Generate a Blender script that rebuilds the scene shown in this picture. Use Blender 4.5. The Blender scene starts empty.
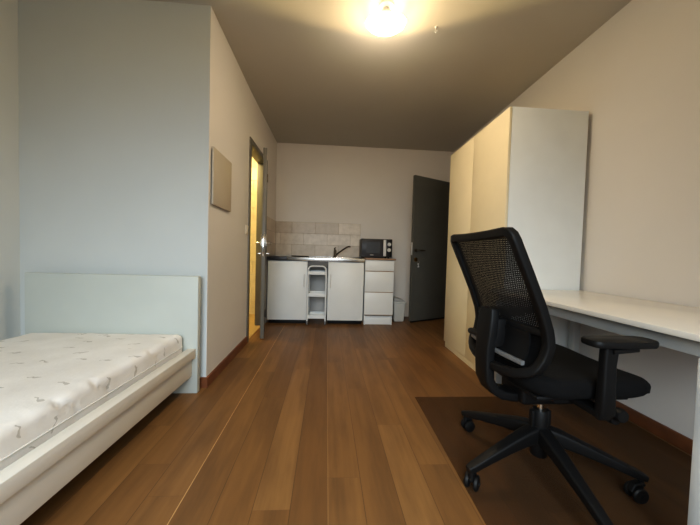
import bpy, bmesh, math, random
from mathutils import Vector, Matrix
random.seed(7)
PI = math.pi
scene = bpy.context.scene
COL = scene.collection
ORG = {}

# ------------------------------------------------------------------ node helpers
class NT:
    def __init__(s, name):
        s.mat = bpy.data.materials.new(name); s.mat.use_nodes = True
        s.t = s.mat.node_tree; s.n = s.t.nodes
        s.b = next(n for n in s.n if n.type == 'BSDF_PRINCIPLED')
        s.out = next(n for n in s.n if n.type == 'OUTPUT_MATERIAL')
    def add(s, typ, **kw):
        n = s.n.new(typ)
        for k, v in kw.items(): setattr(n, k, v)
        return n
    def put(s, sock, v):
        if hasattr(v, 'is_output') or isinstance(v, bpy.types.NodeSocket): s.t.links.new(v, sock)
        else: sock.default_value = v
    def math(s, op, a, b=0.0, c=0.0):
        n = s.add('ShaderNodeMath', operation=op)
        s.put(n.inputs[0], a); s.put(n.inputs[1], b); s.put(n.inputs[2], c)
        return n.outputs[0]
    def coords(s):
        tc = s.add('ShaderNodeTexCoord'); return tc.outputs['Object']
    def sep(s, v):
        n = s.add('ShaderNodeSeparateXYZ'); s.put(n.inputs[0], v); return n.outputs
    def comb(s, x, y, z=0.0):
        n = s.add('ShaderNodeCombineXYZ')
        for i, v in enumerate((x, y, z)): s.put(n.inputs[i], v)
        return n.outputs[0]
    def noise(s, vec, scale, detail=3.0, rough=.5):
        n = s.add('ShaderNodeTexNoise'); s.put(n.inputs['Vector'], vec)
        n.inputs['Scale'].default_value = scale; n.inputs['Detail'].default_value = detail
        n.inputs['Roughness'].default_value = rough
        return n.outputs['Fac']
    def mix(s, fac, a, b, blend='MIX'):
        n = s.add('ShaderNodeMix', data_type='RGBA', blend_type=blend)
        s.put(n.inputs[0], fac); s.put(n.inputs[6], a); s.put(n.inputs[7], b)
        return n.outputs[2]
    def ramp(s, fac, stops):
        n = s.add('ShaderNodeValToRGB'); s.put(n.inputs[0], fac)
        e = n.color_ramp.elements
        while len(e) < len(stops): e.new(.5)
        for i, (p, c) in enumerate(stops): e[i].position = p; e[i].color = c
        return n.outputs[0]
    def bump(s, h, strength=.2, dist=.002):
        n = s.add('ShaderNodeBump'); s.put(n.inputs['Height'], h)
        n.inputs['Strength'].default_value = strength; n.inputs['Distance'].default_value = dist
        s.t.links.new(n.outputs[0], s.b.inputs['Normal'])
    def base(s, v): s.put(s.b.inputs['Base Color'], v)

def lin(r, g, b):
    f = lambda c: (c/255/12.92 if c/255 <= .04045 else ((c/255+.055)/1.055)**2.4)
    return (f(r), f(g), f(b), 1)

def simple(name, rgb, rough=.5, metal=0.0, var=.06, scale=6.0, bump=0.0, bscale=80.0, spec=.5, coat=0.0):
    m = NT(name); c = m.coords()
    n = m.noise(c, scale, 3)
    col = lin(*rgb)
    lo = tuple(x*(1-var) for x in col[:3])+(1,); hi = tuple(min(1, x*(1+var)) for x in col[:3])+(1,)
    m.base(m.ramp(n, [(.3, lo), (.7, hi)]))
    m.b.inputs['Roughness'].default_value = rough; m.b.inputs['Metallic'].default_value = metal
    m.b.inputs['Specular IOR Level'].default_value = spec
    m.b.inputs['Coat Weight'].default_value = coat
    if bump: m.bump(m.noise(c, bscale, 4), bump)
    return m.mat

def floor_mat():
    m = NT('oak_planks'); x, y, z = m.sep(m.coords())
    xr = m.math('ADD', x, m.math('MULTIPLY', y, .022))          # boards run a touch off the wall
    u = m.math('DIVIDE', m.math('ADD', xr, .112), .1385)
    i = m.math('FLOOR', u); fu = m.math('FRACT', u)
    w1 = m.add('ShaderNodeTexWhiteNoise', noise_dimensions='1D'); m.put(w1.inputs['W'], i)
    v = m.math('ADD', m.math('DIVIDE', y, 1.25), m.math('MULTIPLY', w1.outputs[0], 7.3))
    j = m.math('FLOOR', v); fv = m.math('FRACT', v)
    w2 = m.add('ShaderNodeTexWhiteNoise', noise_dimensions='2D'); m.put(w2.inputs['Vector'], m.comb(i, j))
    r = w2.outputs[0]
    g1 = m.noise(m.comb(m.math('ADD', m.math('MULTIPLY', xr, 34), m.math('MULTIPLY', r, 50)), m.math('MULTIPLY', y, 1.6), r), 1.0, 6, .62)
    g2 = m.noise(m.comb(m.math('MULTIPLY', xr, 9), m.math('ADD', m.math('MULTIPLY', y, 1.3), m.math('MULTIPLY', r, 30))), 1.0, 4, .6)
    plank = m.ramp(r, [(0, lin(114, 79, 43)), (.35, lin(126, 89, 49)), (.7, lin(134, 96, 54)), (1, lin(146, 107, 63))])
    col = m.mix(m.math('MULTIPLY', g1, .75), plank, lin(96, 67, 37))
    dark = m.ramp(g2, [(.44, (0, 0, 0, 1)), (.72, (1, 1, 1, 1))])
    col = m.mix(m.math('MULTIPLY', dark, .7), col, lin(84, 58, 33))
    kx = m.comb(m.math('MULTIPLY', xr, 5.2), m.math('MULTIPLY', y, 1.7))
    vo = m.add('ShaderNodeTexVoronoi'); m.put(vo.inputs['Vector'], kx); vo.inputs['Scale'].default_value = 1.0
    knot = m.math('LESS_THAN', vo.outputs['Distance'], .035)
    col = m.mix(m.math('MULTIPLY', knot, .7), col, lin(62, 36, 20))
    # seams
    e = m.math('MINIMUM', fu, m.math('SUBTRACT', 1.0, fu))
    su = m.math('LESS_THAN', e, .012)
    ev = m.math('MINIMUM', fv, m.math('SUBTRACT', 1.0, fv)); sv = m.math('LESS_THAN', ev, .0012)
    seam = m.math('MAXIMUM', su, m.math('MULTIPLY', sv, .35))
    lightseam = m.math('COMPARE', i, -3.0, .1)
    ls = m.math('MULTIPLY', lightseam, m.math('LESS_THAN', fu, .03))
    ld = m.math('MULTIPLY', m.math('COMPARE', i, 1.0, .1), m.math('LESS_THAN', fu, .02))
    col = m.mix(m.math('MULTIPLY', seam, .5), col, lin(52, 30, 16))
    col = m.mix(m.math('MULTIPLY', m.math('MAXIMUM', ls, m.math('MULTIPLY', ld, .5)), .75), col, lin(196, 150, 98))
    m.base(col)
    m.put(m.b.inputs['Roughness'], m.math('ADD', .36, m.math('MULTIPLY', g1, .18)))
    m.b.inputs['Specular IOR Level'].default_value = .35
    m.bump(m.math('SUBTRACT', m.math('MULTIPLY', g1, .25), seam), .25, .001)
    return m.mat

def tile_mat(name, a, b, rough=.35):
    m = NT(name); g = m.add('ShaderNodeNewGeometry'); c = m.coords()
    n = m.noise(c, 11, 5, .6)
    col = m.ramp(g.outputs['Random Per Island'], [(0, a), (1, b)])
    col = m.mix(m.math('MULTIPLY', m.ramp(n, [(.4, (0, 0, 0, 1)), (.7, (1, 1, 1, 1))]), .45), col, tuple(x*.72 for x in a[:3])+(1,))
    m.base(col); m.b.inputs['Roughness'].default_value = rough
    m.bump(n, .15)
    return m.mat

def mattress_mat():
    m = NT('mattress_ticking'); c = m.coords()
    x, y, z = m.sep(c)
    col = None
    base = m.ramp(m.noise(c, 5, 3), [(.3, lin(222, 219, 214)), (.7, lin(236, 234, 230))])
    def strokes(sx, sy, off, rad, randomness=.8):
        v = m.add('ShaderNodeTexVoronoi'); v.inputs['Scale'].default_value = 1.0; v.inputs['Randomness'].default_value = randomness
        wob = m.math('MULTIPLY', m.math('SUBTRACT', m.noise(c, 26, 2), .5), .25)
        m.put(v.inputs['Vector'], m.comb(m.math('ADD', m.math('MULTIPLY', m.math('SUBTRACT', x, z), sx), off), m.math('ADD', m.math('MULTIPLY', y, sy), wob), off))
        d = m.add('ShaderNodeVectorMath', operation='SUBTRACT')
        s0 = m.add('ShaderNodeVectorMath', operation='MULTIPLY')
        m.put(d.inputs[0], v.inputs['Vector'].links[0].from_socket); m.put(d.inputs[1], v.outputs['Position'])
        dx, dy, dz = m.sep(d.outputs[0])
        return dx, dy, v
    dx, dy, v = strokes(6.5, 6.5, 3.1, .1)
    rot = m.math('MULTIPLY', m.sep(v.outputs['Color'])[0], 1.0)
    dyy = m.math('ADD', dy, m.math('MULTIPLY', dx, m.math('SUBTRACT', rot, .5)))
    stem = m.math('MULTIPLY', m.math('LESS_THAN', m.math('ABSOLUTE', dx), .17), m.math('LESS_THAN', m.math('ABSOLUTE', m.math('ADD', dyy, m.math('MULTIPLY', m.math('SINE', m.math('MULTIPLY', dx, 30)), .02))), .02))
    leaf = m.math('LESS_THAN', m.math('ADD', m.math('POWER', m.math('DIVIDE', m.math('SUBTRACT', dx, .07), .09), 2.0), m.math('POWER', m.math('DIVIDE', dyy, .045), 2.0)), 1.0)
    mark = m.math('MAXIMUM', stem, m.math('MULTIPLY', leaf, .8))
    # quilting dimples
    m.base(m.mix(m.math('MULTIPLY', mark, .6), base, lin(150, 144, 134)))
    m.b.inputs['Roughness'].default_value = .85; m.b.inputs['Specular IOR Level'].default_value = .2
    m.bump(m.math('ADD', m.noise(c, 9, 4), m.math('MULTIPLY', m.noise(c, 60, 2), .2)), .5, .012)
    return m.mat

def mesh_fabric():
    m = NT('perforated_mesh'); x, y, z = m.sep(m.coords())
    P = .0085
    row = m.math('DIVIDE', z, P*.87); ri = m.math('FLOOR', row); fr = m.math('SUBTRACT', m.math('FRACT', row), .5)
    colm = m.math('ADD', m.math('DIVIDE', y, P), m.math('MULTIPLY', m.math('MODULO', ri, 2.0), .5))
    fc = m.math('SUBTRACT', m.math('FRACT', colm), .5)
    d = m.math('ADD', m.math('POWER', m.math('MULTIPLY', fr, .87), 2.0), m.math('POWER', fc, 2.0))
    hole = m.math('LESS_THAN', d, .015)
    m.base(lin(9, 9, 10)); m.b.inputs['Roughness'].default_value = .85
    tr = m.add('ShaderNodeBsdfTransparent'); mx = m.add('ShaderNodeMixShader')
    m.put(mx.inputs[0], hole); m.t.links.new(m.b.outputs[0], mx.inputs[1]); m.t.links.new(tr.outputs[0], mx.inputs[2])
    m.t.links.new(mx.outputs[0], m.out.inputs[0])
    return m.mat

def mat_sheet():
    m = NT('smoky_clear_vinyl')
    tr = m.add('ShaderNodeBsdfTransparent'); mx = m.add('ShaderNodeMixShader')
    n = m.noise(m.coords(), 3, 3)
    m.put(tr.inputs[0], m.ramp(n, [(.3, (.76, .70, .63, 1)), (.7, (.80, .74, .67, 1))]))
    m.base(lin(120, 104, 84)); m.b.inputs['Roughness'].default_value = .33
    m.put(mx.inputs[0], .1); m.t.links.new(tr.outputs[0], mx.inputs[1]); m.t.links.new(m.b.outputs[0], mx.inputs[2])
    m.t.links.new(mx.outputs[0], m.out.inputs[0])
    return m.mat

def glow(name, rgb, strength):
    m = NT(name); n = m.noise(m.coords(), 4, 2)
    m.base(lin(250, 246, 236)); m.b.inputs['Roughness'].default_value = .4
    m.put(m.b.inputs['Emission Color'], m.ramp(n, [(.2, (rgb[0]*.97, rgb[1]*.97, rgb[2]*.97, 1)), (.8, (*rgb, 1))]))
    m.b.inputs['Emission Strength'].default_value = strength
    return m.mat

def glass_mat(name):
    m = NT(name); n = m.noise(m.coords(), 2, 2)
    m.base(m.ramp(n, [(.2, (.03, .03, .033, 1)), (.8, (.05, .05, .055, 1))])); m.b.inputs['Roughness'].default_value = .3; m.b.inputs['Specular IOR Level'].default_value = .2; m.b.inputs['Specular IOR Level'].default_value = .2
    return m.mat

# ------------------------------------------------------------------ mesh helpers
class MB:
    def __init__(s): s.bm = bmesh.new()
    def _merge(s, b, mtx=None):
        if mtx is not None: b.transform(mtx)
        me = bpy.data.meshes.new('tmp'); b.to_mesh(me); b.free()
        s.bm.from_mesh(me); bpy.data.meshes.remove(me); return s
    def box(s, x0, x1, y0, y1, z0, z1, bev=.002, seg=2, mtx=None):
        b = bmesh.new(); bmesh.ops.create_cube(b, size=1)
        b.transform(Matrix.Translation(((x0+x1)/2, (y0+y1)/2, (z0+z1)/2)) @ Matrix.Diagonal((x1-x0, y1-y0, z1-z0, 1)))
        if bev:
            bev = min(bev, .45*min(x1-x0, y1-y0, z1-z0))
            bmesh.ops.bevel(b, geom=list(b.edges), offset=bev, segments=seg, profile=.5, affect='EDGES')
        return s._merge(b, mtx)
    def sweep(s, pts, sec, up=(0, 0, 1), closed=False, scale=None, cap=True, mtx=None):
        """sweep the 2-D section (a along side, b along up) along pts"""
        b = bmesh.new(); pts = [Vector(p) for p in pts]; n = len(pts); up = Vector(up); rings = []
        for i, p in enumerate(pts):
            if closed: t = pts[(i+1) % n]-pts[i-1]
            else: t = pts[min(i+1, n-1)]-pts[max(i-1, 0)]
            t.normalize()
            a = t.cross(up)
            if a.length < 1e-4: a = t.cross(Vector((1, .01, 0)))
            a.normalize(); c = a.cross(t).normalized()
            k = scale[i] if scale else 1.0
            ka, kb = k if isinstance(k, (tuple, list)) else (k, k)
            rings.append([b.verts.new(p+a*q[0]*ka+c*q[1]*kb) for q in sec])
        m = len(sec)
        for i in range(n if closed else n-1):
            r0, r1 = rings[i], rings[(i+1) % n]
            for k in range(m): b.faces.new((r0[k], r0[(k+1) % m], r1[(k+1) % m], r1[k]))
        if cap and not closed: b.faces.new(rings[0][::-1]); b.faces.new(rings[-1])
        bmesh.ops.recalc_face_normals(b, faces=b.faces[:])
        return s._merge(b, mtx)
    def tube(s, pts, r, n=12, closed=False, up=(0, 0, 1), scale=None, mtx=None):
        return s.sweep(pts, [(r*math.cos(2*PI*k/n), r*math.sin(2*PI*k/n)) for k in range(n)], up, closed, scale, True, mtx)
    def lathe(s, prof, c=(0, 0, 0), n=32, axis='z', mtx=None, cap=True):
        b = bmesh.new(); rings = []
        for r, z in prof:
            if r < 1e-6: rings.append([b.verts.new((0, 0, z))])
            else: rings.append([b.verts.new((r*math.cos(2*PI*k/n), r*math.sin(2*PI*k/n), z)) for k in range(n)])
        for r0, r1 in zip(rings, rings[1:]):
            for k in range(n):
                q = [r0[k % len(r0)], r0[(k+1) % len(r0)], r1[(k+1) % len(r1)], r1[k % len(r1)]]
                f = []
                for v in q:
                    if v not in f: f.append(v)
                if len(f) > 2: b.faces.new(f)
        if cap and len(rings[0]) > 1: b.faces.new(rings[0][::-1])
        if cap and len(rings[-1]) > 1: b.faces.new(rings[-1])
        bmesh.ops.recalc_face_normals(b, faces=b.faces[:])
        R = {'z': Matrix.Identity(4), 'y': Matrix.Rotation(PI/2, 4, 'X'), 'x': Matrix.Rotation(PI/2, 4, 'Y')}[axis]
        T = Matrix.Translation(c) @ R
        return s._merge(b, (mtx @ T) if mtx is not None else T)
    def prism(s, poly, a0, a1, axis='z', bev=0, mtx=None):
        """poly in the plane normal to axis: z->(x,y)  y->(x,z)  x->(y,z)"""
        b = bmesh.new()
        f = {'z': lambda p, a: (p[0], p[1], a), 'y': lambda p, a: (p[0], a, p[1]), 'x': lambda p, a: (a, p[0], p[1])}[axis]
        lo = [b.verts.new(f(p, a0)) for p in poly]; hi = [b.verts.new(f(p, a1)) for p in poly]
        b.faces.new(lo[::-1]); b.faces.new(hi); n = len(poly)
        for k in range(n): b.faces.new((lo[k], lo[(k+1) % n], hi[(k+1) % n], hi[k]))
        bmesh.ops.recalc_face_normals(b, faces=b.faces[:])
        if bev: bmesh.ops.bevel(b, geom=list(b.edges), offset=bev, segments=2, profile=.5, affect='EDGES')
        return s._merge(b, mtx)
    def grid(s, fn, nu, nv, thick=0.0):
        b = bmesh.new()
        g = [[b.verts.new(fn(i/nu, j/nv)) for j in range(nv+1)] for i in range(nu+1)]
        for i in range(nu):
            for j in range(nv): b.faces.new((g[i][j], g[i+1][j], g[i+1][j+1], g[i][j+1]))
        if thick:
            bmesh.ops.recalc_face_normals(b, faces=b.faces[:])
            bmesh.ops.solidify(b, geom=b.faces[:], thickness=thick)
        return s._merge(b)
    def out(s, name, mat, parent=None, label=None, kind=None, ang=35, org=None):
        me = bpy.data.meshes.new(name)
        o = bpy.data.objects.new(name, me); COL.objects.link(o)
        if parent is not None:
            g = ORG[parent]; ORG[o] = g; o.parent = parent
        else:
            g = Vector(org) if org else Vector((0, 0, 0)); o.location = g; ORG[o] = g
        bmesh.ops.translate(s.bm, verts=s.bm.verts[:], vec=-g)
        for f in s.bm.faces: f.smooth = True
        s.bm.to_mesh(me); s.bm.free()
        me.set_sharp_from_angle(angle=math.radians(ang))
        me.materials.append(mat)
        if label: o['label'] = label
        if kind: o['kind'] = kind
        return o

def thing(name, label, cat, loc, rotz=0.0, group=None, local=False):
    o = bpy.data.objects.new(name, None); COL.objects.link(o)
    o.empty_display_size = .1
    o.location = loc; o.rotation_euler = (0, 0, rotz); o['label'] = label; o['category'] = cat
    if group: o['group'] = group
    ORG[o] = Vector((0, 0, 0)) if local else Vector(loc)
    return o
def tag(o, label, cat, group=None):
    o['label'] = label; o['category'] = cat
    if group: o['group'] = group
    return o
def arc(c, r, a0, a1, n, plane='xz', k=0.0):
    P = []
    for i in range(n+1):
        a = math.radians(a0+(a1-a0)*i/n); u, v = c[0]+r*math.cos(a), c[1]+r*math.sin(a)
        P.append({'xz': (u, k, v), 'xy': (u, v, k), 'yz': (k, u, v)}[plane])
    return P

# ------------------------------------------------------------------ materials
WALL = simple('painted_plaster', (213, 209, 204), .85, var=.02, scale=2, bump=.12, bscale=160, spec=.25)
WALLB = simple('daylit_blue_plaster', (203, 208, 207), .85, var=.02, scale=2, bump=.12, bscale=160, spec=.25)  # plaster copy with the blue of the daylight put into its colour
CEIL = simple('ceiling_plaster', (190, 187, 178), .9, var=.02, scale=2, bump=.1, bscale=120, spec=.2)
FLOOR = floor_mat()
SKIRT = simple('brown_skirting_wood', (112, 66, 38), .45, var=.2, scale=12)
GREYPAINT = simple('grey_door_paint', (104, 102, 94), .45, var=.04)
DARKDOOR = simple('dark_grey_door_paint', (84, 84, 78), .5, var=.05)
WHITE = simple('white_lacquer', (224, 228, 228), .4, var=.02)
CREAM = simple('white_foil_front', (222, 225, 223), .38, var=.02)
WARD = simple('lamplit_wardrobe_foil', (240, 226, 190), .42, var=.02)  # white foil with the lamp's yellow light mixed into its colour
DESKW = simple('glossy_white_laminate', (226, 221, 211), .2, var=.015)
ALU = simple('grey_steel_paint', (182, 186, 186), .4, metal=.2, var=.04)
BEDW = simple('white_painted_bed', (222, 218, 208), .42, var=.02, bump=.05, bscale=60)
HEADW = simple('pale_headboard_paint', (190, 196, 190), .5, var=.02)
STEEL = simple('brushed_steel', (205, 205, 203), .27, metal=1.0, var=.06, scale=30)
CHROME = simple('chrome', (215, 212, 205), .15, metal=1.0, var=.03)
DARKCHROME = simple('dark_nickel', (92, 84, 74), .3, metal=.9, var=.05)
BRASS = simple('brass', (200, 165, 105), .25, metal=1.0, var=.05)
BLACKM = simple('black_plastic', (10, 10, 11), .55, var=.12, bump=.06, bscale=300, spec=.3)
BLACKF = simple('black_seat_fabric', (10, 10, 11), .9, var=.2, scale=40, bump=.3, bscale=400, spec=.2)
GREYPL = simple('grey_plastic', (112, 112, 112), .5, var=.05)
BLACKG = glass_mat('black_glass')
MICROB = simple('black_microwave_shell', (20, 19, 19), .4, var=.08, spec=.25)
SILVER = simple('silver_plastic', (208, 208, 206), .35, var=.03)
BIN = simple('pale_grey_plastic', (186, 188, 184), .5, var=.03)
BINBAG = simple('grey_bin_lid', (150, 152, 152), .5, var=.06)
WOODTOP = simple('brown_laminate_top', (146, 116, 88), .45, var=.15, scale=14)
PANELM = simple('grey_white_sheet_metal', (182, 172, 156), .45, var=.015)
SWITCH = simple('ivory_switch_plastic', (214, 204, 186), .35, var=.01)
TILE = tile_mat('beige_ceramic_tile', lin(178, 164, 146), lin(214, 204, 188))
GROUT = simple('tile_grout', (146, 134, 118), .9, var=.06, scale=40)
BTILE = tile_mat('cream_bathroom_tile', lin(226, 212, 176), lin(234, 222, 190), .3)
BATHFLOOR = simple('tan_bathroom_floor', (190, 160, 110), .5, var=.08)
MATTR = mattress_mat()
PIPE = simple('white_piping', (214, 211, 205), .8, var=.03)
MESH = mesh_fabric()
SHEET = mat_sheet()
BOWL = glow('glowing_opal_glass', (1.0, .79, .53), 98.0)
LINING = glow('frosted_glass_lining', (1.0, .80, .52), 8.0)
DARKWALL = simple('dark_back_panel', (96, 98, 100), .6, var=.05)

# ------------------------------------------------------------------ room shell
XL, XA, XR, YB, YC, ZC, YR = -.877, -2.057, 1.815, 4.231, 1.95, 2.58, -1.30
MB().box(XA-.1, XR+1.2, YR-.1, YB+.1, -.1, 0, 0).out('floor', FLOOR, kind='structure')
MB().box(XA-.1, XR+1.2, YR-.1, YB+.1, ZC, ZC+.1, 0).out('ceiling', CEIL, kind='structure')
MB().box(XA-.1, XR+.1, YB, YB+.1, 0, ZC, 0).out('wall_back', WALL, kind='structure')
MB().box(XA-.1, XA, YR, YB, 0, ZC, 0).out('wall_left', WALLB, kind='structure')
XC = -.856
MB().box(XA, XC-.003, YC, YC+.1, 0, ZC, 0).out('wall_alcove', WALLB, kind='structure')
D0, D1, DH = 2.91, 3.625, 2.10           # bathroom doorway incl. frame
MB().prism([(XC-.003, YC), (XC, YC), (XL, D0), (XL-.1, D0), (XL-.1, YC+.1), (XC-.003, YC+.1)], 0, ZC).box(XL-.1, XL, D1, YB, 0, ZC, 0).box(XL-.1, XL, D0, D1, DH, ZC, 0).out('wall_corridor', WALL, kind='structure')
E0, E1, EH = 3.36, 4.20, 2.12            # entrance doorway in right wall, behind the wardrobe
MB().box(XR, XR+.1, YR, E0, 0, ZC, 0).box(XR, XR+.1, E1, YB, 0, ZC, 0).box(XR, XR+.1, E0, E1, EH, ZC, 0).out('wall_right', WALL, kind='structure')
MB().box(XR+1.0, XR+1.1, E0-.3, YB, 0, ZC, 0).box(XR+.1, XR+1.0, E0-.4, E0-.3, 0, ZC, 0).box(XR+.1, XR+1.1, YB, YB+.1, 0, ZC, 0).out('wall_hallway', WALL, kind='structure')
# rear wall with the window the daylight comes through
WX0, WX1, WZ0, WZ1 = -1.35, .85, .80, 2.2
MB().box(XA, WX0, YR-.1, YR, 0, ZC, 0).box(WX1, XR, YR-.1, YR, 0, ZC, 0).box(WX0, WX1, YR-.1, YR, 0, WZ0, 0).box(WX0, WX1, YR-.1, YR, WZ1, ZC, 0).out('wall_rear', simple('grey_rear_wall', (128, 124, 118), .9, var=.03, scale=2), kind='structure')  # unseen wall, its grey chosen to cut bounced light
w = MB()
for a, b_ in ((WX0, WX0+.05), (WX1-.05, WX1), (-.275, -.225)): w.box(a, b_, YR-.08, YR-.02, WZ0, WZ1)
w.box(WX0+.05, WX1-.05, YR-.08, YR-.02, WZ0, WZ0+.05).box(WX0+.05, WX1-.05, YR-.08, YR-.02, WZ1-.05, WZ1)
w.out('window_1', WHITE, kind='structure')
# skirting boards
MB().prism([(XC, YC), (XC+.013, YC-.013), (XL+.013, D0-.01), (XL, D0-.01)], 0, .07).prism([(-1.95, YC-.013), (XC+.013, YC-.013), (XC, YC), (-1.95, YC)], 0, .07).out('baseboard_corridor', SKIRT, kind='structure')
MB().box(XR-.013, XR, YR, 1.885, 0, .075, .003).out('baseboard_right', SKIRT, kind='structure')
# bathroom beyond the door
bt = MB()
for r in range(13):
    off = .1 if r % 2 else 0
    for k in range(-1, 6):
        x0 = max(-2.05, -2.05+k*.25+off); x1 = min(-.98, -2.05+(k+1)*.25+off-.004)
        if x1-x0 > .02: bt.box(x0, x1, YB-.010, YB-.001, r*.2+.002, r*.2+.198, .001, 1)
bt.out('wall_bathroom', BTILE, kind='structure')
MB().box(XA+.001, XL-.1, YC+.101, YB-.012, 0.0005, .006, 0).box(XL-.1, XL-.01, D0+.05, D1-.05, .0005, .006, 0).out('floor_bathroom', BATHFLOOR, kind='structure')
# bathroom door frame and leaf
fr = MB()
fr.box(XL-.104, XL+.012, D0-.01, D0+.045, 0, DH-.04, .003).box(XL-.104, XL+.012, D1-.04, D1+.014, 0, DH-.04, .003).box(XL-.104, XL+.012, D0-.01, D1+.014, DH-.04, DH+.016, .003)
fr.out('trim_1', GREYPAINT, kind='structure')
hin = MB()
for z in (.16, 1.0, 1.88): hin.lathe([(.0, -.05), (.011, -.05), (.011, .05), (0, .05)], (XL+.02, D1-.03, z), 12)
hinge_bm = hin
LW = .585
leaf_root = Matrix.Translation((-.868, 3.583, 0)) @ Matrix.Rotation(math.radians(-90+14.2), 4, 'Z')   # local +x runs from hinge to free edge
lf = MB().box(0.0, LW, -.04, 0, .012, 2.05, .002, mtx=leaf_root)
door1 = lf.out('door_1', GREYPAINT, kind='structure')
hinge_bm.out('hinge', DARKCHROME, door1, 'dark hinge barrel')
pl = MB()
for sgn in (1, -1):
    y = 0 if sgn > 0 else -.04
    pl.box(LW-.072, LW-.032, min(y, y+sgn*.008), max(y, y+sgn*.008), .90, 1.14, .003, mtx=leaf_root)
pl.box(LW, LW+.003, -.03, -.01, .90, 1.14, .0005, mtx=leaf_root)
pl.out('handle_plate', CHROME, door1, 'chrome backplate')
for sgn in (1, -1):
    y0 = .008 if sgn > 0 else -.048
    lv = MB().tube([(LW-.052, y0, 1.045), (LW-.052, y0+sgn*.04, 1.045), (LW-.06, y0+sgn*.05, 1.045), (LW-.17, y0+sgn*.052, 1.045)], .0085, 10, mtx=leaf_root)
    lv.lathe([(0, 0), (.012, 0), (.012, .028), (0, .028)], (LW-.052, y0+(.028 if sgn > 0 else 0), .93), 14, 'y', mtx=leaf_root)
    lv.out('door_handle', CHROME, door1, 'chrome lever handle')
# entrance door (open, dark grey)
hx, hy = 1.80, 4.19; fx, fy = 1.092, 3.845
ang = math.atan2(fy-hy, fx-hx); EL = math.hypot(fx-hx, fy-hy)
er = Matrix.Translation((hx, hy, 0)) @ Matrix.Rotation(ang, 4, 'Z')     # local +y faces the room side away, -y ... 
door2 = MB().box(0, EL, 0, .04, .028, 2.075, .002, mtx=er).out('door_2', DARKDOOR, kind='structure')
MB().box(.02, EL-.02, .012, .028, .003, .028, .001, mtx=er).out('shade_strip', BLACKM, door2, 'black strip for the shade under the leaf')  # dark strip drawn for the shade between leaf and floor
frm = MB().box(XR-.012, XR+.104, E0-.02, E0+.04, 0, EH-.04, .003).box(XR-.012, XR+.104, E0-.02, E1+.01, EH-.04, EH+.02, .003)
frm.out('trim_2', DARKDOOR, kind='structure')
MB().box(EL, EL+.003, .008, .032, .96, 1.14, .0005, mtx=er).box(EL, EL+.007, .013, .027, 1.045, 1.07, .002, mtx=er).out('latch', SILVER, door2, 'bright latch plate on the door edge')
hd = MB()
hd.lathe([(0, -.001), (.025, -.001), (.025, .009), (.012, .012), (0, .012)], (EL-.055, .04+.009, 1.03), 20, 'y', mtx=er)
hd.tube([(EL-.055, .05, 1.03), (EL-.055, .085, 1.03), (EL-.065, .095, 1.03), (EL-.18, .095, 1.03)], .010, 10, mtx=er)
hd.out('door_handle', DARKCHROME, door2, 'dark lever handle')
lk = MB().lathe([(0, -.001), (.03, -.001), (.028, .012), (.014, .016), (0, .016)], (EL-.055, .04+.012, .90), 20, 'y', mtx=er)
lk.box(EL-.082, EL-.028, .052, .060, .875, .885, .002, mtx=er)
lk.out('lock_rosette', BRASS, door2, 'brass lock rosette')
kt = er @ Matrix.Translation((EL-.085, .066, .865))
kr = thing('key_ring', 'small bunch of silver keys hanging from the dark grey door lock', 'keys', tuple(kt.translation))
MB().tube([(.020*math.cos(a*PI/9), 0, .020*math.sin(a*PI/9)) for a in range(18)], .0022, 6, True, (0, 1, 0), mtx=kt).out('ring', CHROME, kr)
for q, (dx, tl) in enumerate(((-.022, -12), (.012, 8), (.03, 26))):
    KM = kt @ Matrix.Translation((dx*.4, .004*q, -.018)) @ Matrix.Rotation(math.radians(tl), 4, 'Y')
    MB().lathe([(0, -.001), (.012, -.001), (.012, .001), (0, .001)], (0, 0, -.010), 16, 'y', mtx=KM).box(-.0035, .0035, -.001, .001, -.058, -.02, .0005, 1, mtx=KM).box(.003, .007, -.001, .001, -.056, -.044, .0005, 1, mtx=KM).out('key', SILVER, kr)

# ------------------------------------------------------------------ ceiling lamp
LX, LY = .305, 1.845
lamp = thing('ceiling_lamp', 'round opal glass ceiling lamp glowing warm white', 'lamp', (LX, LY, ZC))
MB().lathe([(0, 0), (.05, 0), (.05, -.012), (.022, -.018), (.022, -.055), (.055, -.066), (.055, -.080), (0, -.080)], (LX, LY, ZC-.0005), 32).out('lamp_holder', SILVER, lamp)  # holder, its lower disc shaped to block steep bulb light from the ceiling
TILT = 18
tilt = Matrix.Translation((LX, LY, ZC-.101)) @ Matrix.Rotation(math.radians(-6), 4, 'Z') @ Matrix.Rotation(math.radians(TILT), 4, 'X')
R = .128
prof = [(R, 0)]+[(R*math.cos(a), -.062*math.sin(a)) for a in [k*PI/2/10 for k in range(1, 10)]]+[(0, -.062)]
inn = [(0, -.058)]+[((R-.004)*math.cos(a), -.058*math.sin(a)) for a in [k*PI/2/10 for k in range(9, 0, -1)]]+[(R-.004, 0)]
bowl = MB().lathe(prof, (0, 0, 0), 48, mtx=tilt, cap=False).out('glass_bowl', BOWL, lamp)
MB().lathe([(R, 0)]+inn[::-1], (0, 0, 0), 48, mtx=tilt, cap=False).out('bowl_lining', LINING, bowl)
for a in (100, 215, 330):
    ca, sa = math.cos(math.radians(a)), math.sin(math.radians(a))
    top = Vector((LX+ca*.05, LY+sa*.05, ZC-.074)); rim = tilt @ Vector((ca*(R+.003), sa*(R+.003), .004)); low = tilt @ Vector((ca*(R+.003), sa*(R+.003), -.008)); inw = tilt @ Vector((ca*(R-.004), sa*(R-.004), -.028))
    MB().tube([top, (top+rim)/2+Vector((0, 0, .004)), rim, low], .0022, 8, up=(ca, sa, .01)).out('clip', BRASS, lamp)
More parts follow.
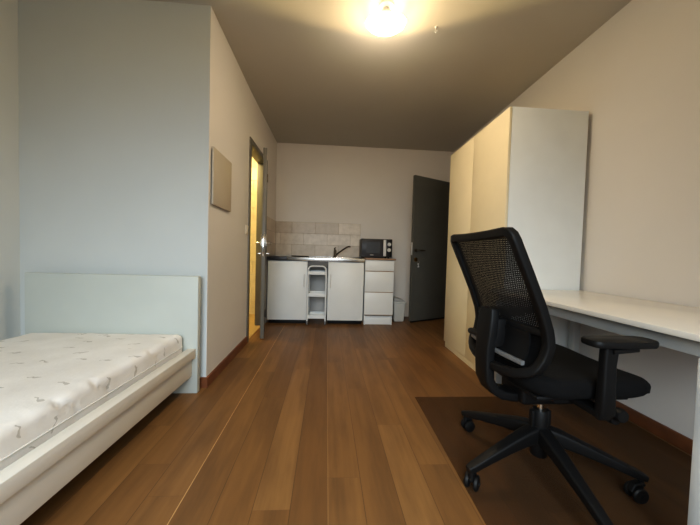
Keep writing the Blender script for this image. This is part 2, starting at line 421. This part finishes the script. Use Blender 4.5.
def lamp_light(name, typ, loc, power, color, size):
    l = bpy.data.lights.new(name, typ); l.energy = power; l.color = color
    o = bpy.data.objects.new(name, l); COL.objects.link(o); o.location = loc
    if typ == 'POINT': l.shadow_soft_size = size
    return o
bl = lamp_light('bulb_light', 'POINT', (LX, LY, ZC-.119), 105, (1, .70, .29), .006).data
bl.use_nodes = True
_e = next(n for n in bl.node_tree.nodes if n.type == 'EMISSION'); _f = bl.node_tree.nodes.new('ShaderNodeLightFalloff')
_f.inputs['Strength'].default_value = 1.0; bl.node_tree.links.new(_f.outputs['Constant'], _e.inputs['Strength'])
lamp_light('bathroom_light', 'POINT', (-1.5, 3.2, 2.35), 55, (1, .72, .30), .12)
win = bpy.data.lights.new('daylight', 'AREA'); win.shape = 'RECTANGLE'; win.size = WX1-WX0; win.size_y = WZ1-WZ0
win.spread = math.radians(104); win.energy = 54; win.color = (.80, .92, 1.0)
wo = bpy.data.objects.new('daylight', win); COL.objects.link(wo); wo.location = ((WX0+WX1)/2, YR-.12, (WZ0+WZ1)/2); wo.rotation_euler = (PI/2-.72, 0, 0)
wd = bpy.data.worlds.new('overcast_sky'); scene.world = wd; wd.use_nodes = True
bg = wd.node_tree.nodes['Background']; bg.inputs[0].default_value = (.62, .76, 1, 1); bg.inputs[1].default_value = .6

# small ceiling hook
hk = MB().tube([(.687, 1.976, ZC-.0005), (.687, 1.976, ZC-.02), (.697, 1.974, ZC-.034), (.688, 1.972, ZC-.044), (.677, 1.974, ZC-.034)], .0025, 8, up=(0, 1, 0))
hk.lathe([(0, 0), (.010, 0), (.006, -.006), (0, -.006)], (.687, 1.976, ZC-.0004), 12)
tag(hk.out('ceiling_hook', SILVER, org=(.687, 1.976, ZC)), 'tiny pale hook screwed into the ceiling beside the lamp', 'hook')

# ------------------------------------------------------------------ corridor wall: panel, switch
pn = thing('wall_panel', 'square off-white cover panel mounted on the left corridor wall', 'panel', (XC-.007, 2.18, 1.465))
PT = Matrix.Translation((XC-.0062, 2.155, 0)) @ Matrix.Rotation(math.atan2(XC-XL, D0-YC), 4, 'Z')
MB().box(.0015, .010, -.165, .165, 1.285, 1.650, .002, mtx=PT).out('backing_frame', GREYPL, pn, 'darker backing frame')
MB().box(.0105, .022, -.180, .182, 1.27, 1.665, .003, mtx=PT).out('cover', PANELM, pn)
sw = thing('light_switch', 'small ivory light switch on the wall beside the bathroom door', 'switch', (XL, 2.845, 1.165))
MB().box(XL+.0018, XL+.010, 2.81, 2.88, 1.12, 1.21, .003).out('switch_plate', SWITCH, sw)
MB().box(XL+.009, XL+.014, 2.825, 2.865, 1.135, 1.195, .002).out('rocker', SWITCH, sw)

# ------------------------------------------------------------------ tiled splashback
tb = MB()
TZ0, RH = .905, .1695
for r in range(3):
    z0 = TZ0+r*RH; off = (-.98 if r != 1 else -.80)
    for k in range(-1, 6):
        x0 = max(XL+.012, off+k*.352+.002); x1 = min(.408, off+(k+1)*.352-.002)
        if x1-x0 > .015: tb.box(x0, x1, YB-.0095, YB-.002, z0+.002, z0+RH-.002, .0012, 1)
    for (a, b2) in (((3.64, 3.90), (3.904, YB-.012)) if r != 1 else ((3.64, 3.72), (3.724, 4.07), (4.074, YB-.012))):
        tb.box(XL+.002, XL+.0095, a, b2, z0+.002, z0+RH-.002, .0012, 1)
spl = thing('tile_splashback', 'beige ceramic tile splashback above the kitchen worktop', 'tiles', (-.24, YB, TZ0))
tb.out('tiles', TILE, spl)
MB().box(XL+.0015, .41, YB-.0065, YB-.0008, TZ0, TZ0+3*RH, 0).box(XL+.0008, XL+.0065, 3.637, YB-.0065, TZ0, TZ0+3*RH, 0).out('grout', GROUT, spl, 'grout bed between the tiles')

# ------------------------------------------------------------------ kitchenette
YK = 3.68
def carcass(x0, x1, y0, y1, z0, z1, t=.018):
    return MB().box(x0, x0+t, y0, y1, z0, z1, .001).box(x1-t, x1, y0, y1, z0, z1, .001).box(x0+t, x1-t, y0, y1, z0, z0+t, .001).box(x0+t, x1-t, y0, y1, z1-t, z1, .001).box(x0+t, x1-t, y1-t, y1, z0+t, z1-t, .001)
def base_cabinet(x0, x1, label, hside):
    t = thing('base_cabinet', label, 'cabinet', ((x0+x1)/2, YK+.28, 0), group='kitchen base cabinets')
    carcass(x0, x1, YK+.022, YB-.03, .056, .838).out('carcass', WHITE, t)
    MB().box(x0+.01, x1-.01, YK+.06, YK+.078, .0, .055, .001).out('plinth', BLACKM, t, 'dark recessed plinth')
    d = MB().box(x0+.002, x1-.002, YK, YK+.020, .058, .832, .002).out('door', CREAM, t)
    hx = x1-.035 if hside > 0 else x0+.035
    MB().tube([(hx, YK-.0005, .50), (hx, YK-.024, .515), (hx, YK-.030, .55), (hx, YK-.030, .62), (hx, YK-.024, .655), (hx, YK-.0005, .67)], .006, 10, up=(1, 0, 0)).out('handle', SILVER, d)
base_cabinet(-.850, -.335, 'white kitchen base cabinet left of the narrow trolley', 1)
base_cabinet(-.060, .419, 'white kitchen base cabinet right of the narrow trolley, under the sink tap', -1)
# worktop with sink, hob and tap
wk = thing('kitchen_worktop', 'stainless steel kitchenette worktop with sink and black hotplates', 'worktop', (-.22, YK+.27, .84))
WT0, WT1, HB = .843, .893, -.60
w = MB().box(HB, .424, YK-.006, YK+.03, WT0, WT1, .004)
w.box(HB, -.04, YK+.03, YB-.012, WT1-.022, WT1, .002).box(.36, .424, YK+.03, YB-.012, WT1-.022, WT1, .002)
w.box(-.04, .36, YK+.03, YK+.09, WT1-.022, WT1, .002).box(-.04, .36, YK+.44, YB-.012, WT1-.022, WT1, .002)
w.box(HB, .424, YB-.024, YB-.011, WT1, WT1+.008, .002)
w.out('steel_top', STEEL, wk)
s_ = MB().box(-.04, .36, YK+.09, YK+.44, WT1-.026, WT1-.023, .001)
s_.out('sink_bowl', STEEL, wk)
MB().box(-.864, HB-.001, YK-.006, YB-.012, WT0, WT1, .004).out('dark_end_panel', BLACKG, wk, 'black end section of the worktop')  # dark left end section, front edge included
for (px, py) in ((-.42, YK+.20), (-.52, YK+.40)):
    MB().lathe([(0, 0), (.085, 0), (.09, .006), (.085, .014), (.02, .016), (0, .013)], (px, py, WT1+.0005), 36).out('hotplate', BLACKM, wk, 'black cast hotplate')
tx, ty = .03, YB-.11
tap = MB().lathe([(0, 0), (.028, 0), (.026, .012), (.021, .02), (.021, .10), (.017, .115), (0, .118)], (tx, ty, WT1+.0005), 24).out('tap', DARKCHROME, wk, 'dark nickel mixer tap')
MB().tube([(tx+.010, ty-.012, WT1+.035), (tx+.05, ty-.045, WT1+.072), (tx+.12, ty-.085, WT1+.125), (tx+.17, ty-.115, WT1+.158), (tx+.20, ty-.135, WT1+.168), (tx+.213, ty-.142, WT1+.158)], .011, 12).out('spout', DARKCHROME, tap)
MB().tube([(tx, ty, WT1+.11), (tx-.012, ty-.01, WT1+.132), (tx+.006, ty-.045, WT1+.148)], .008, 10, scale=[1.2, 1.2, .8]).out('lever', DARKCHROME, tap)
MB().box(-.333, -.062, YK+.012, YK+.026, .755, .842, .001).out('apron', DARKWALL, wk, 'grey apron panel above the gap')
# narrow trolley in the gap
tr = thing('kitchen_trolley', 'narrow white metal trolley with three shelves between the cabinets', 'trolley', (-.2, 3.76, 0))
tx0, tx1 = -.322, -.084
for yy in (3.655, 3.885):
    fpts = [(tx0, yy, .052), (tx0, yy, .40), (tx0, yy, .70)]+arc((tx0+.06, .72), .06, 180, 90, 6, 'xz', yy)+arc((tx1-.06, .72), .06, 90, 0, 6, 'xz', yy)+[(tx1, yy, .70), (tx1, yy, .40), (tx1, yy, .052)]
    MB().tube(fpts, .0095, 10, up=(0, 1, 0)).out('frame', WHITE, tr)
for zz in (.085, .375, .665):
    b = MB().box(tx0+.012, tx1-.012, 3.650, 3.654, zz, zz+.045, .001).box(tx0+.012, tx1-.012, 3.886, 3.890, zz, zz+.045, .001)
    b.box(tx0+.010, tx0+.013, 3.65, 3.89, zz, zz+.045, .001).box(tx1-.013, tx1-.010, 3.65, 3.89, zz, zz+.045, .001).box(tx0+.012, tx1-.012, 3.654, 3.886, zz, zz+.003, .001)
    b.out('shelf', WHITE, tr)
for xx in (tx0, tx1):
    for yy in (3.655, 3.885):
        MB().lathe([(0, -.009), (.021, -.009), (.024, -.005), (.024, .005), (.021, .009), (0, .009)], (xx, yy, .0245), 18, 'x').box(xx-.012, xx+.012, yy-.006, yy+.006, .026, .055, .002).out('wheel', GREYPL, tr, 'grey castor wheel')
# drawer unit with its own wood top
du = thing('drawer_unit', 'white three-drawer kitchen unit under the microwave', 'drawers', (.62, 3.96, 0))
dx0, dx1 = .438, .822
MB().box(dx0, dx0+.016, YK+.02, YB-.02, 0, .880, .001).box(dx1-.016, dx1, YK+.02, YB-.02, 0, .880, .001).box(dx0+.016, dx1-.016, YB-.035, YB-.02, .02, .878, .001).box(dx0+.016, dx1-.016, YK+.03, YB-.036, .10, .116, .001).box(dx0+.016, dx1-.016, YK+.03, YB-.036, .862, .878, .001).out('carcass', WHITE, du)
for (z0, z1) in ((.735, .874), (.452, .724), (.142, .441)):
    d = MB().box(dx0-.002, dx1+.004, YK, YK+.019, z0, z1, .002).out('drawer', CREAM, du)
    MB().box(dx0+.002, dx1, YK+.003, YK+.019, z0-.009, z0-.0005, .001).out('grip_shadow', WOODTOP, d, 'brown grip edge, coloured for its shadow line')  # brown colour stands for the shadow line under each front
MB().box(dx0+.017, dx1-.017, YK+.035, YK+.05, .002, .098, .001).out('plinth', WHITE, du)
tag(MB().box(.430, .846, YK-.012, YB-.012, .8815, .905, .003).out('unit_top', WOODTOP, org=(.62, 3.95, .88)), 'small brown wood worktop between drawer unit and microwave', 'worktop')
# microwave
mx0, mx1, my0, my1, mz0, mz1 = .396, .832, 3.872, 4.20, .917, 1.176
mw = thing('microwave_oven', 'black compact microwave oven on the drawer unit', 'microwave', (.6, 4.03, .906))
MB().box(mx0, mx1, my0+.022, my1, mz0, mz1, .004).out('casing', MICROB, mw)
md = MB().box(mx0, .708, my0, my0+.021, mz0+.002, mz1-.002, .004).out('door', BLACKG, mw, 'glossy black door')
MB().box(mx0+.07, .663, my0-.0012, my0-.0002, mz0+.055, mz1-.045, .0004, 1).out('door_window', simple('dark_mesh_window', (34, 33, 33), .4, var=.1, scale=60), md)
lg = MB()
for k in range(4): lg.box(.522+k*.012, .522+k*.012+.009, my0-.0012, my0-.0002, mz0+.026, mz0+.035, .0003, 1)
lg.out('emblem', SILVER, md, 'tiny pale emblem mark')
MB().box(.704, .743, my0-.022, my0-.001, mz0+.018, mz1-.012, .006, 3).out('handle', SILVER, mw, 'silver upright handle bar')
cp = MB().box(.747, mx1, my0+.002, my0+.021, mz0+.002, mz1-.002, .003).out('control_panel', MICROB, mw)
for zz in (mz0+.185, mz0+.105):
    MB().lathe([(0, 0), (.027, 0), (.024, .018), (.02, .022), (0, .022)], (.789, my0+.0015, zz), 28, 'y').box(.787, .791, my0-.024, my0-.0205, zz-.018, zz+.018, .001, 1).out('dial', SILVER, cp, 'silver rotary dial')
for fx_ in (mx0+.04, mx1-.04):
    for fy_ in (my0+.05, my1-.04): MB().lathe([(0, 0), (.014, 0), (.012, .011), (0, .011)], (fx_, fy_, .9058), 14).out('foot', BLACKM, mw)
# waste bin
bn = thing('waste_bin', 'pale grey plastic waste bin between drawer unit and grey door', 'bin', (.96, 3.95, 0))
def taper(m, x0, x1, y0, y1, z0, z1, k):
    cx, cy = (x0+x1)/2, (y0+y1)/2
    b = MB().box(x0, x1, y0, y1, z0, z1, .018, 3)
    for v in b.bm.verts:
        f = k+(1-k)*(v.co.z-z0)/(z1-z0); v.co.x = cx+(v.co.x-cx)*f; v.co.y = cy+(v.co.y-cy)*f
    return b
taper(None, .880, 1.052, 3.86, 4.06, .001, .275, .82).out('body', BIN, bn)
MB().box(.872, 1.060, 3.853, 4.067, .268, .292, .006).out('rim', BIN, bn)
MB().prism([(.884, .2925), (1.046, .2925), (1.03, .312), (.965, .332), (.90, .348), (.884, .343)], 3.866, 4.054, 'y', .004).out('lid', BINBAG, bn, 'grey sloping lid')

# ------------------------------------------------------------------ wardrobe
wd_ = thing('wardrobe', 'tall white two-door wardrobe against the right wall', 'wardrobe', (1.49, 2.37, 0))
W0, W1, WTOP = 1.888, 2.862, 2.012
MB().box(1.224, 1.785, W0, W0+.018, 0, WTOP, .0015).out('side_panel', simple('daylit_side_foil', (236, 241, 241), .45, var=.02), wd_)  # near side brightened and cooled to carry the daylight on it
MB().box(1.224, 1.785, W1-.018, W1, 0, WTOP, .0015).out('side_panel', WHITE, wd_)
MB().box(1.224, 1.785, W0+.018, W1-.018, WTOP-.02, WTOP, .0015).out('top_panel', WARD, wd_)
MB().box(1.75, 1.78, W0+.018, W1-.018, .06, WTOP-.02, 0).box(1.24, 1.75, W0+.018, W1-.018, .045, .062, 0).out('back_panel', WARD, wd_)
MB().box(1.212, 1.228, W0+.0185, W1-.0185, 0, .055, .001).out('plinth', WARD, wd_)
MB().box(1.203, 1.222, W0+.001, 2.384, .060, WTOP-.002, .002).out('door', WARD, wd_)
MB().box(1.203, 1.222, 2.387, W1-.001, .060, WTOP-.002, .002).out('door', WARD, wd_)

# ------------------------------------------------------------------ desk
dk = thing('desk', 'white desk with grey steel frame along the right wall', 'desk', (1.45, 1.27, 0))
dz = .737; d0, d1 = .66, 1.880; dxa, dxb = 1.112, 1.800
MB().box(dxa, dxb, d0, d1, dz-.022, dz, .003).out('tabletop', DESKW, dk)
MB().box(dxa+.035, dxa+.060, d0+.05, d1-.05, dz-.075, dz-.0225-.008, .002).box(dxa+.04, dxa+.055, d0+.1, d1-.1, dz-.031, dz-.0222, 0).box(dxb-.10, dxb-.075, d0+.05, d1-.05, dz-.075, dz-.0225, .002).out('frame_rail', ALU, dk, 'grey steel frame rails')
for (x, y) in ((dxa+.025, d0+.075), (dxb-.115, d0+.075), (dxa+.025, d1-.075), (dxb-.115, d1-.075)):
    zf = 0 if y > 1 else .0038
    MB().box(x, x+.045, y, y+.045, .014, dz-.076, .003).box(x+.006, x+.039, y+.006, y+.039, zf, .014, .002).out('leg', ALU if y > 1 else WHITE, dk)
for y in (d0+.075, d1-.075): MB().box(dxa+.0705, dxb-.1155, y+.008, y+.037, dz-.074, dz-.036, .002).out('cross_rail', ALU, dk)

# ------------------------------------------------------------------ bed and mattress
bed = thing('bed', 'white painted wooden bed frame in the left alcove', 'bed', (-1.45, .9, 0))
HX0, HX1, HY0, HY1, HZ = -1.94, -.876, 1.862, 1.902, .776
MB().box(HX0, HX1, HY0, HY1, 0, HZ, .003).out('headboard', HEADW, bed)
MB().box(HX0, HX1, -.245, -.205, 0, .36, .003).out('footboard', BEDW, bed)
for sx, nm in ((-.885, 1), (-1.955, -1)):
    xo = sx; xi = sx-.055*nm
    rail = MB().box(min(xo, xi), max(xo, xi), -.205, HY0, .242, .300, .003).out('side_rail', BEDW, bed)
    xo2 = sx-.024*nm; xi2 = sx-.050*nm
    MB().box(min(xo2, xi2), max(xo2, xi2), -.205, HY0, 0.118, .2418, .002).out('lower_board', BEDW, rail)
sl = MB()
for k in range(17): sl.box(-1.898, -.942, -.18+k*.12, -.18+k*.12+.075, .222, .238, .002)
sl.box(-1.898, -1.87, -.2, HY0-.004, .19, .2215, .002).box(-.97, -.942, -.2, HY0-.004, .19, .2215, .002)
sl.out('slats', BEDW, bed)
# mattress: crowned box with puckered rim
MX0, MX1, MY0, MY1, MZ0, MZ1 = -1.893, -.956, -.195, 1.852, .2395, .402
MX0 = -1.893
mt = thing('mattress', 'white mattress with small grey leaf sprigs on the white bed frame', 'mattress', (-1.45, .83, MZ0))
mb = bmesh.new(); bmesh.ops.create_cube(mb, size=1)
mb.transform(Matrix.Translation(((MX0+MX1)/2, (MY0+MY1)/2, (MZ0+MZ1)/2)) @ Matrix.Diagonal((MX1-MX0, MY1-MY0, MZ1-MZ0, 1)))
bmesh.ops.bevel(mb, geom=list(mb.edges), offset=.034, segments=4, profile=.55, affect='EDGES')
for ax, n in ((0, 22), (1, 150), (2, 3)):
    lo, hi = ((MX0, MX1), (MY0, MY1), (MZ0, MZ1))[ax]
    for k in range(1, n):
        co = [0, 0, 0]; co[ax] = lo+(hi-lo)*k/n; no = [0, 0, 0]; no[ax] = 1
        bmesh.ops.bisect_plane(mb, geom=mb.verts[:]+mb.edges[:]+mb.faces[:], plane_co=co, plane_no=no)
from mathutils import noise as mn
for v in mb.verts:
    e = min(v.co.x-MX0, MX1-v.co.x, v.co.y-MY0, MY1-v.co.y)
    nz = mn.noise(v.co*7.0)
    if v.co.z > (MZ0+MZ1)/2:
        v.co.z += .010*min(1, e/.2)*1.0 + .004*mn.noise(v.co*3.2)
    if MX1-v.co.x < .05 and v.co.z > MZ0+.075:
        for yc in (.52, .80, 1.06, 1.21, 1.56): v.co.x -= .012*math.exp(-((v.co.y-yc-.03*math.sin(v.co.z*60))/.012)**2)
    if e < .05 and v.co.z > MZ0+.06: v.co.x += .005*nz; v.co.y += .003*nz if v.co.y < 1.8 else 0; v.co.z += .0045*mn.noise(v.co*13.0)
m_ = MB(); m_.bm.free(); m_.bm = mb
m_.out('ticking', MATTR, mt, ang=60)
def ring(z, o):
    r = .036
    P = []
    for cx, cy, a0 in ((MX1-r+o, MY1-r+o, 0), (MX0+r-o, MY1-r+o, 90), (MX0+r-o, MY0+r-o, 180), (MX1-r+o, MY0+r-o, 270)):
        P += [(cx+r*math.cos(math.radians(a0+t)), cy+r*math.sin(math.radians(a0+t)), z) for t in (0, 22, 45, 67, 90)]
    return P
for z in (.318, .262):
    MB().tube(ring(z, .001), .0035, 8, True).out('piping', PIPE, mt)

# ------------------------------------------------------------------ chair mat
tag(MB().prism([(.566, .45), (.575, 1.80), (1.785, 1.80), (1.785, .45)], .0006, .0036, 'z').out('chair_mat', SHEET, org=(1.1, 1.1, 0)), 'smoky transparent floor mat under the black office chair', 'mat')

# ------------------------------------------------------------------ office chair (local: faces +x, hub at origin)
ch = thing('office_chair', 'black mesh-back swivel office chair at the desk', 'chair', (.926, 1.14, .0038), math.radians(1), local=True)
# base: five legs each with a castor
A0 = -168.0
def rrect(a, b, r, n=3):
    P = []
    for cx, cy, s0 in ((a-r, b-r, 0), (-a+r, b-r, 90), (-a+r, -b+r, 180), (a-r, -b+r, 270)):
        P += [(cx+r*math.cos(math.radians(s0+90*i/n)), cy+r*math.sin(math.radians(s0+90*i/n))) for i in range(n+1)]
    return P
for k in range(5):
    a = math.radians(A0+72*k); c, s = math.cos(a), math.sin(a)
    pts = [(c*r, s*r, z) for r, z in ((.028, .190), (.08, .180), (.16, .158), (.25, .130), (.34, .100), (.368, .092))]
    leg = MB().sweep(pts, rrect(.026, .026, .010), scale=[(1.1, 1.25), (1.05, 1.15), (.9, .92), (.78, .72), (.66, .58), (.5, .42)]).out('leg', BLACKM, ch)
    cx, cy = c*.352, s*.352
    sw_ = a+math.radians((35, -60, 20, 110, 70)[k])              # castor swivel
    px, py = cx-math.cos(sw_)*.018, cy-math.sin(sw_)*.018
    KT = Matrix.Translation((px, py, .030)) @ Matrix.Rotation(sw_, 4, 'Z')
    cs = MB()
    for o in (-.017, .017):
        cs.lathe([(0, -.009), (.020, -.009), (.0275, -.006), (.030, -.001), (.030, .004), (.026, .009), (0, .009)], (0, o, 0), 22, 'y', mtx=KT)
    cs.lathe([(0, -.030), (.007, -.030), (.007, .030), (0, .030)], (0, 0, 0), 10, 'y', mtx=KT)
    cs.sweep([(-.024, 0, .008), (-.012, 0, .034), (.012, 0, .040), (.024, 0, .036)], rrect(.012, .006, .004), mtx=KT)
    cs.tube([(cx, cy, .050), (cx, cy, .090)], .010, 10, up=(1, 0, 0))
    caster = cs.out('castor', BLACKM, leg, 'black twin-wheel castor')
MB().lathe([(0, .090), (.030, .090), (.034, .098), (.036, .150), (.046, .158), (.048, .205), (.040, .218), (.031, .224), (.031, .285), (.027, .292), (0, .292)], n=32).box(.030, .044, -.012, .012, .20, .290, .004).box(-.044, -.030, -.012, .012, .20, .290, .004).out('hub', BLACKM, ch)
MB().lathe([(0, .280), (.0135, .280), (.0135, .350), (0, .350)], n=24).out('gas_column', CHROME, ch, 'silver gas lift column')
mech = MB().box(-.14, .12, -.075, .075, .348, .418, .014, 3)
mech.box(-.08, .14, -.16, .16, .402, .430, .006)
mech.out('tilt_mechanism', BLACKM, ch)
lev = MB().tube([(.05, -.07, .395), (.055, -.20, .392), (.06, -.235, .40)], .008, 10).lathe([(0, -.02), (.018, -.018), (.022, 0), (.018, .018), (0, .02)], (.06, -.245, .402), 18, 'y')
lev.out('adjuster_lever', BLACKM, ch)
# seat
sb = bmesh.new(); bmesh.ops.create_cube(sb, size=1)
sb.transform(Matrix.Diagonal((.48, .48, .075, 1)))
ve = [e for e in sb.edges if abs(e.verts[0].co.z-e.verts[1].co.z) > .05]
bmesh.ops.bevel(sb, geom=ve, offset=.10, segments=7, profile=.5, affect='EDGES')
ho = [e for e in sb.edges if abs(e.verts[0].co.z-e.verts[1].co.z) < .01 and len(e.link_faces) == 2 and any(abs(f.normal.z) < .5 for f in e.link_faces)]
bmesh.ops.bevel(sb, geom=ho, offset=.030, segments=4, profile=.5, affect='EDGES')
for ax, n in ((0, 12), (1, 10)):
    for k in range(1, n):
        lo = (-.24, -.24)[ax]; co = [0, 0, 0]; co[ax] = lo*(1-2*k/n); no = [0, 0, 0]; no[ax] = 1
        bmesh.ops.bisect_plane(sb, geom=sb.verts[:]+sb.edges[:]+sb.faces[:], plane_co=co, plane_no=no)
for v in sb.verts:
    x, y = v.co.x, v.co.y
    v.co.z += .012*(y/.235)**2-.004                                  # slightly dished
    if x > .08: v.co.z += (-.5 if v.co.z > 0 else .9)*(x-.08)**2      # waterfall front, thinner lip
    if x < -.12: v.co.z += .5*(x+.12)**2
    v.co.x += .040; v.co.z += .482
m_ = MB(); m_.bm.free(); m_.bm = sb
seat_o = m_.out('seat', BLACKF, ch, ang=60)
MB().box(-.17, .20, -.185, .185, .426, .4455, .008).out('seat_pan', BLACKM, seat_o)
# backrest
EDGE = [(.50, -.232), (.54, -.208), (.59, -.176), (.64, -.166), (.69, -.172), (.78, -.204), (.90, -.258), (1.06, -.332), (1.2, -.40)]
def bx(y, z):
    for (z0, x0), (z1, x1) in zip(EDGE, EDGE[1:]):
        if z <= z1 or z1 == 1.2:
            t = (z-z0)/(z1-z0); break
    e = x0+(x1-x0)*t
    return e - .028*(1-(y/.225)**2)*min(1, max(.3, (1.10-z)/.3))
ZT = 1.046
def half(z):
    t = (z-.50)/(ZT-.50)
    return .206+.016*min(1, t/.25)
outl = []
zb = .505
pr = []   # outline from bottom centre up the +y side, over the top, down the -y side
side = [zb+.055+(ZT-.035-zb-.055)*i/16 for i in range(17)]
outl += [(y, zb+.018*(abs(y)/.17)**2) for y in (-.15, -.10, -.05, 0, .05, .10, .15)]
outl += [(half(zb+.055)-.028, zb+.028), (half(zb+.055)-.008, zb+.042)]
outl += [(half(z), z) for z in side]
outl += [(half(ZT)-.003, ZT-.018), (half(ZT)-.014, ZT-.006)]
outl += [(y, ZT-.004+.004*math.cos(y/.2*PI/2)-.010*(1-(y/.2)**2)) for y in (.19, .10, .05, 0, -.05, -.10, -.19)]
outl += [(-half(ZT)+.014, ZT-.006), (-half(ZT)+.003, ZT-.018)]
outl += [(-half(z), z) for z in reversed(side)]
outl += [(-half(zb+.055)+.008, zb+.042), (-half(zb+.055)+.028, zb+.028)]
pts = [(bx(y, z), y, z) for y, z in outl]
fr_ = MB().sweep(pts, rrect(.017, .016, .007), up=(1, 0, 0), closed=True)
bkf = fr_.out('backrest', BLACKM, ch, 'black backrest frame')
zl = .695
def infill(z0, z1, dx):
    def f(u, v):
        z = z0+(z1-z0)*v; h = half(max(z, zb+.05))-.006
        y = -h+2*h*u
        return (bx(y, z)+dx, y, z)
    return f
MB().grid(infill(zl, ZT-.012, .004), 16, 22).out('mesh_panel', MESH, bkf, 'perforated black mesh')
MB().grid(infill(zb+.035, zl-.02, .012), 14, 10, .012).out('back_cushion', BLACKF, bkf, 'solid black lower cushion')
MB().sweep([(bx(y, zl-.008)-.002, y, zl-.008) for y in [(-.5+i/12)*2*half(zl)*.97 for i in range(13)]], rrect(.008, .014, .004), up=(0, 0, 1)).out('cross_bar', BLACKM, bkf)
# lumbar pad behind the lower part
def lum(u, v):
    y = -.165+.33*u; z = .565+.11*v
    return (bx(y, z)-.016, y, z)
MB().grid(lum, 12, 6, .008).out('lumbar_pad', BLACKM, bkf)
MB().sweep([(bx(y, .566)-.022, y, .566) for y in [-.175+.35*i/10 for i in range(11)]], rrect(.008, .008, .003), up=(0, 0, 1)).out('lumbar_highlight', GREYPL, bkf, 'lumbar pad lip, greyed as its highlight')  # grey colour paints the highlight along the pad's lower edge
# J-shaped back support running under the seat
jp = [(-.252, .735), (-.256, .70), (-.262, .64), (-.266, .57), (-.266, .50), (-.262, .44), (-.240, .398), (-.200, .374), (-.15, .366), (-.08, .366)]
MB().sweep([(x, 0, z) for x, z in jp], rrect(.046, .019, .009), up=(1, 0, .001), scale=[(.9, .9), (1.1, 1), (1.15, 1), (1, 1), (1, 1), (1, 1), (1, 1), (1, 1), (1, 1), (.95, 1)]).box(-.262, -.205, -.05, .05, .58, .70, .01).out('back_support', BLACKM, ch)
MB().tube([(-.235, .05, .60), (-.222, .17, .585), (-.210, .222, .575)], .016, 10).out('lumbar_lever', BLACKM, ch)
# armrests
for sg in (-1, 1):
    y = sg*.272; AX = .004
    arm = MB().sweep([(AX, y-sg*.012, .415), (AX, y, .44), (AX, y, .52), (AX, y, .60), (AX+.004, y, .655)], rrect(.016, .025, .008), up=(1, 0, 0), scale=[(1, 1), (1.1, 1.05), (1, .95), (.95, .9), (.95, 1)])
    arm.sweep([(AX, sg*.13, .425), (AX, y, .425)], rrect(.028, .012, .006))
    arm_o = arm.out('armrest', BLACKM, ch)
    p = MB()
    outline = [(-.10, -.030), (-.085, -.042), (-.03, -.046), (.05, -.047), (.11, -.043), (.132, -.028), (.136, 0), (.132, .028), (.11, .043), (.05, .047), (-.03, .046), (-.085, .042), (-.10, .030), (-.104, 0)]
    p.prism([(q[0]+.028, y+q[1]*.9) for q in outline], .664, .688, 'z', .007)
    p.out('arm_pad', BLACKM, arm_o)
    MB().sweep([(AX, y, .648), (AX+.09, y, .656)], rrect(.022, .008, .004)).out('pad_slide', BLACKM, arm_o)
    MB().lathe([(0, -.016), (.020, -.014), (.024, 0), (.020, .014), (0, .016)], (AX+.055, y, .425), 20, 'y').tube([(AX, y, .43), (AX+.05, y, .425)], .008, 8).out('adjuster_knob', BLACKM, arm_o)

# ------------------------------------------------------------------ camera
f, H, yaw, pit, rol = 276.5, .9517, .0619, -.0306, .0283
F = Vector((math.sin(yaw)*math.cos(pit), math.cos(yaw)*math.cos(pit), math.sin(pit)))
R0 = Vector((math.cos(yaw), -math.sin(yaw), 0)); U0 = R0.cross(F)
Rc = R0*math.cos(rol)+U0*math.sin(rol); Uc = -R0*math.sin(rol)+U0*math.cos(rol)
cam = bpy.data.cameras.new('camera'); co = bpy.data.objects.new('camera', cam); COL.objects.link(co)
cam.sensor_width = 36; cam.lens = f/700*36; cam.clip_start = .02
co.matrix_world = Matrix((( Rc.x, Uc.x, -F.x, 0), (Rc.y, Uc.y, -F.y, 0), (Rc.z, Uc.z, -F.z, H), (0, 0, 0, 1)))
scene.camera = co
scene.view_settings.view_transform = 'Standard'; scene.view_settings.look = 'None'
scene.view_settings.exposure = 0.0
vs = scene.view_settings; vs.use_curve_mapping = True
_c = vs.curve_mapping.curves[3]
for _p in ((.05, .041), (.25, .25)): _c.points.new(*_p)
vs.curve_mapping.update()
scene.cycles.max_bounces = 10; scene.cycles.diffuse_bounces = 6; scene.cycles.sample_clamp_indirect = 6
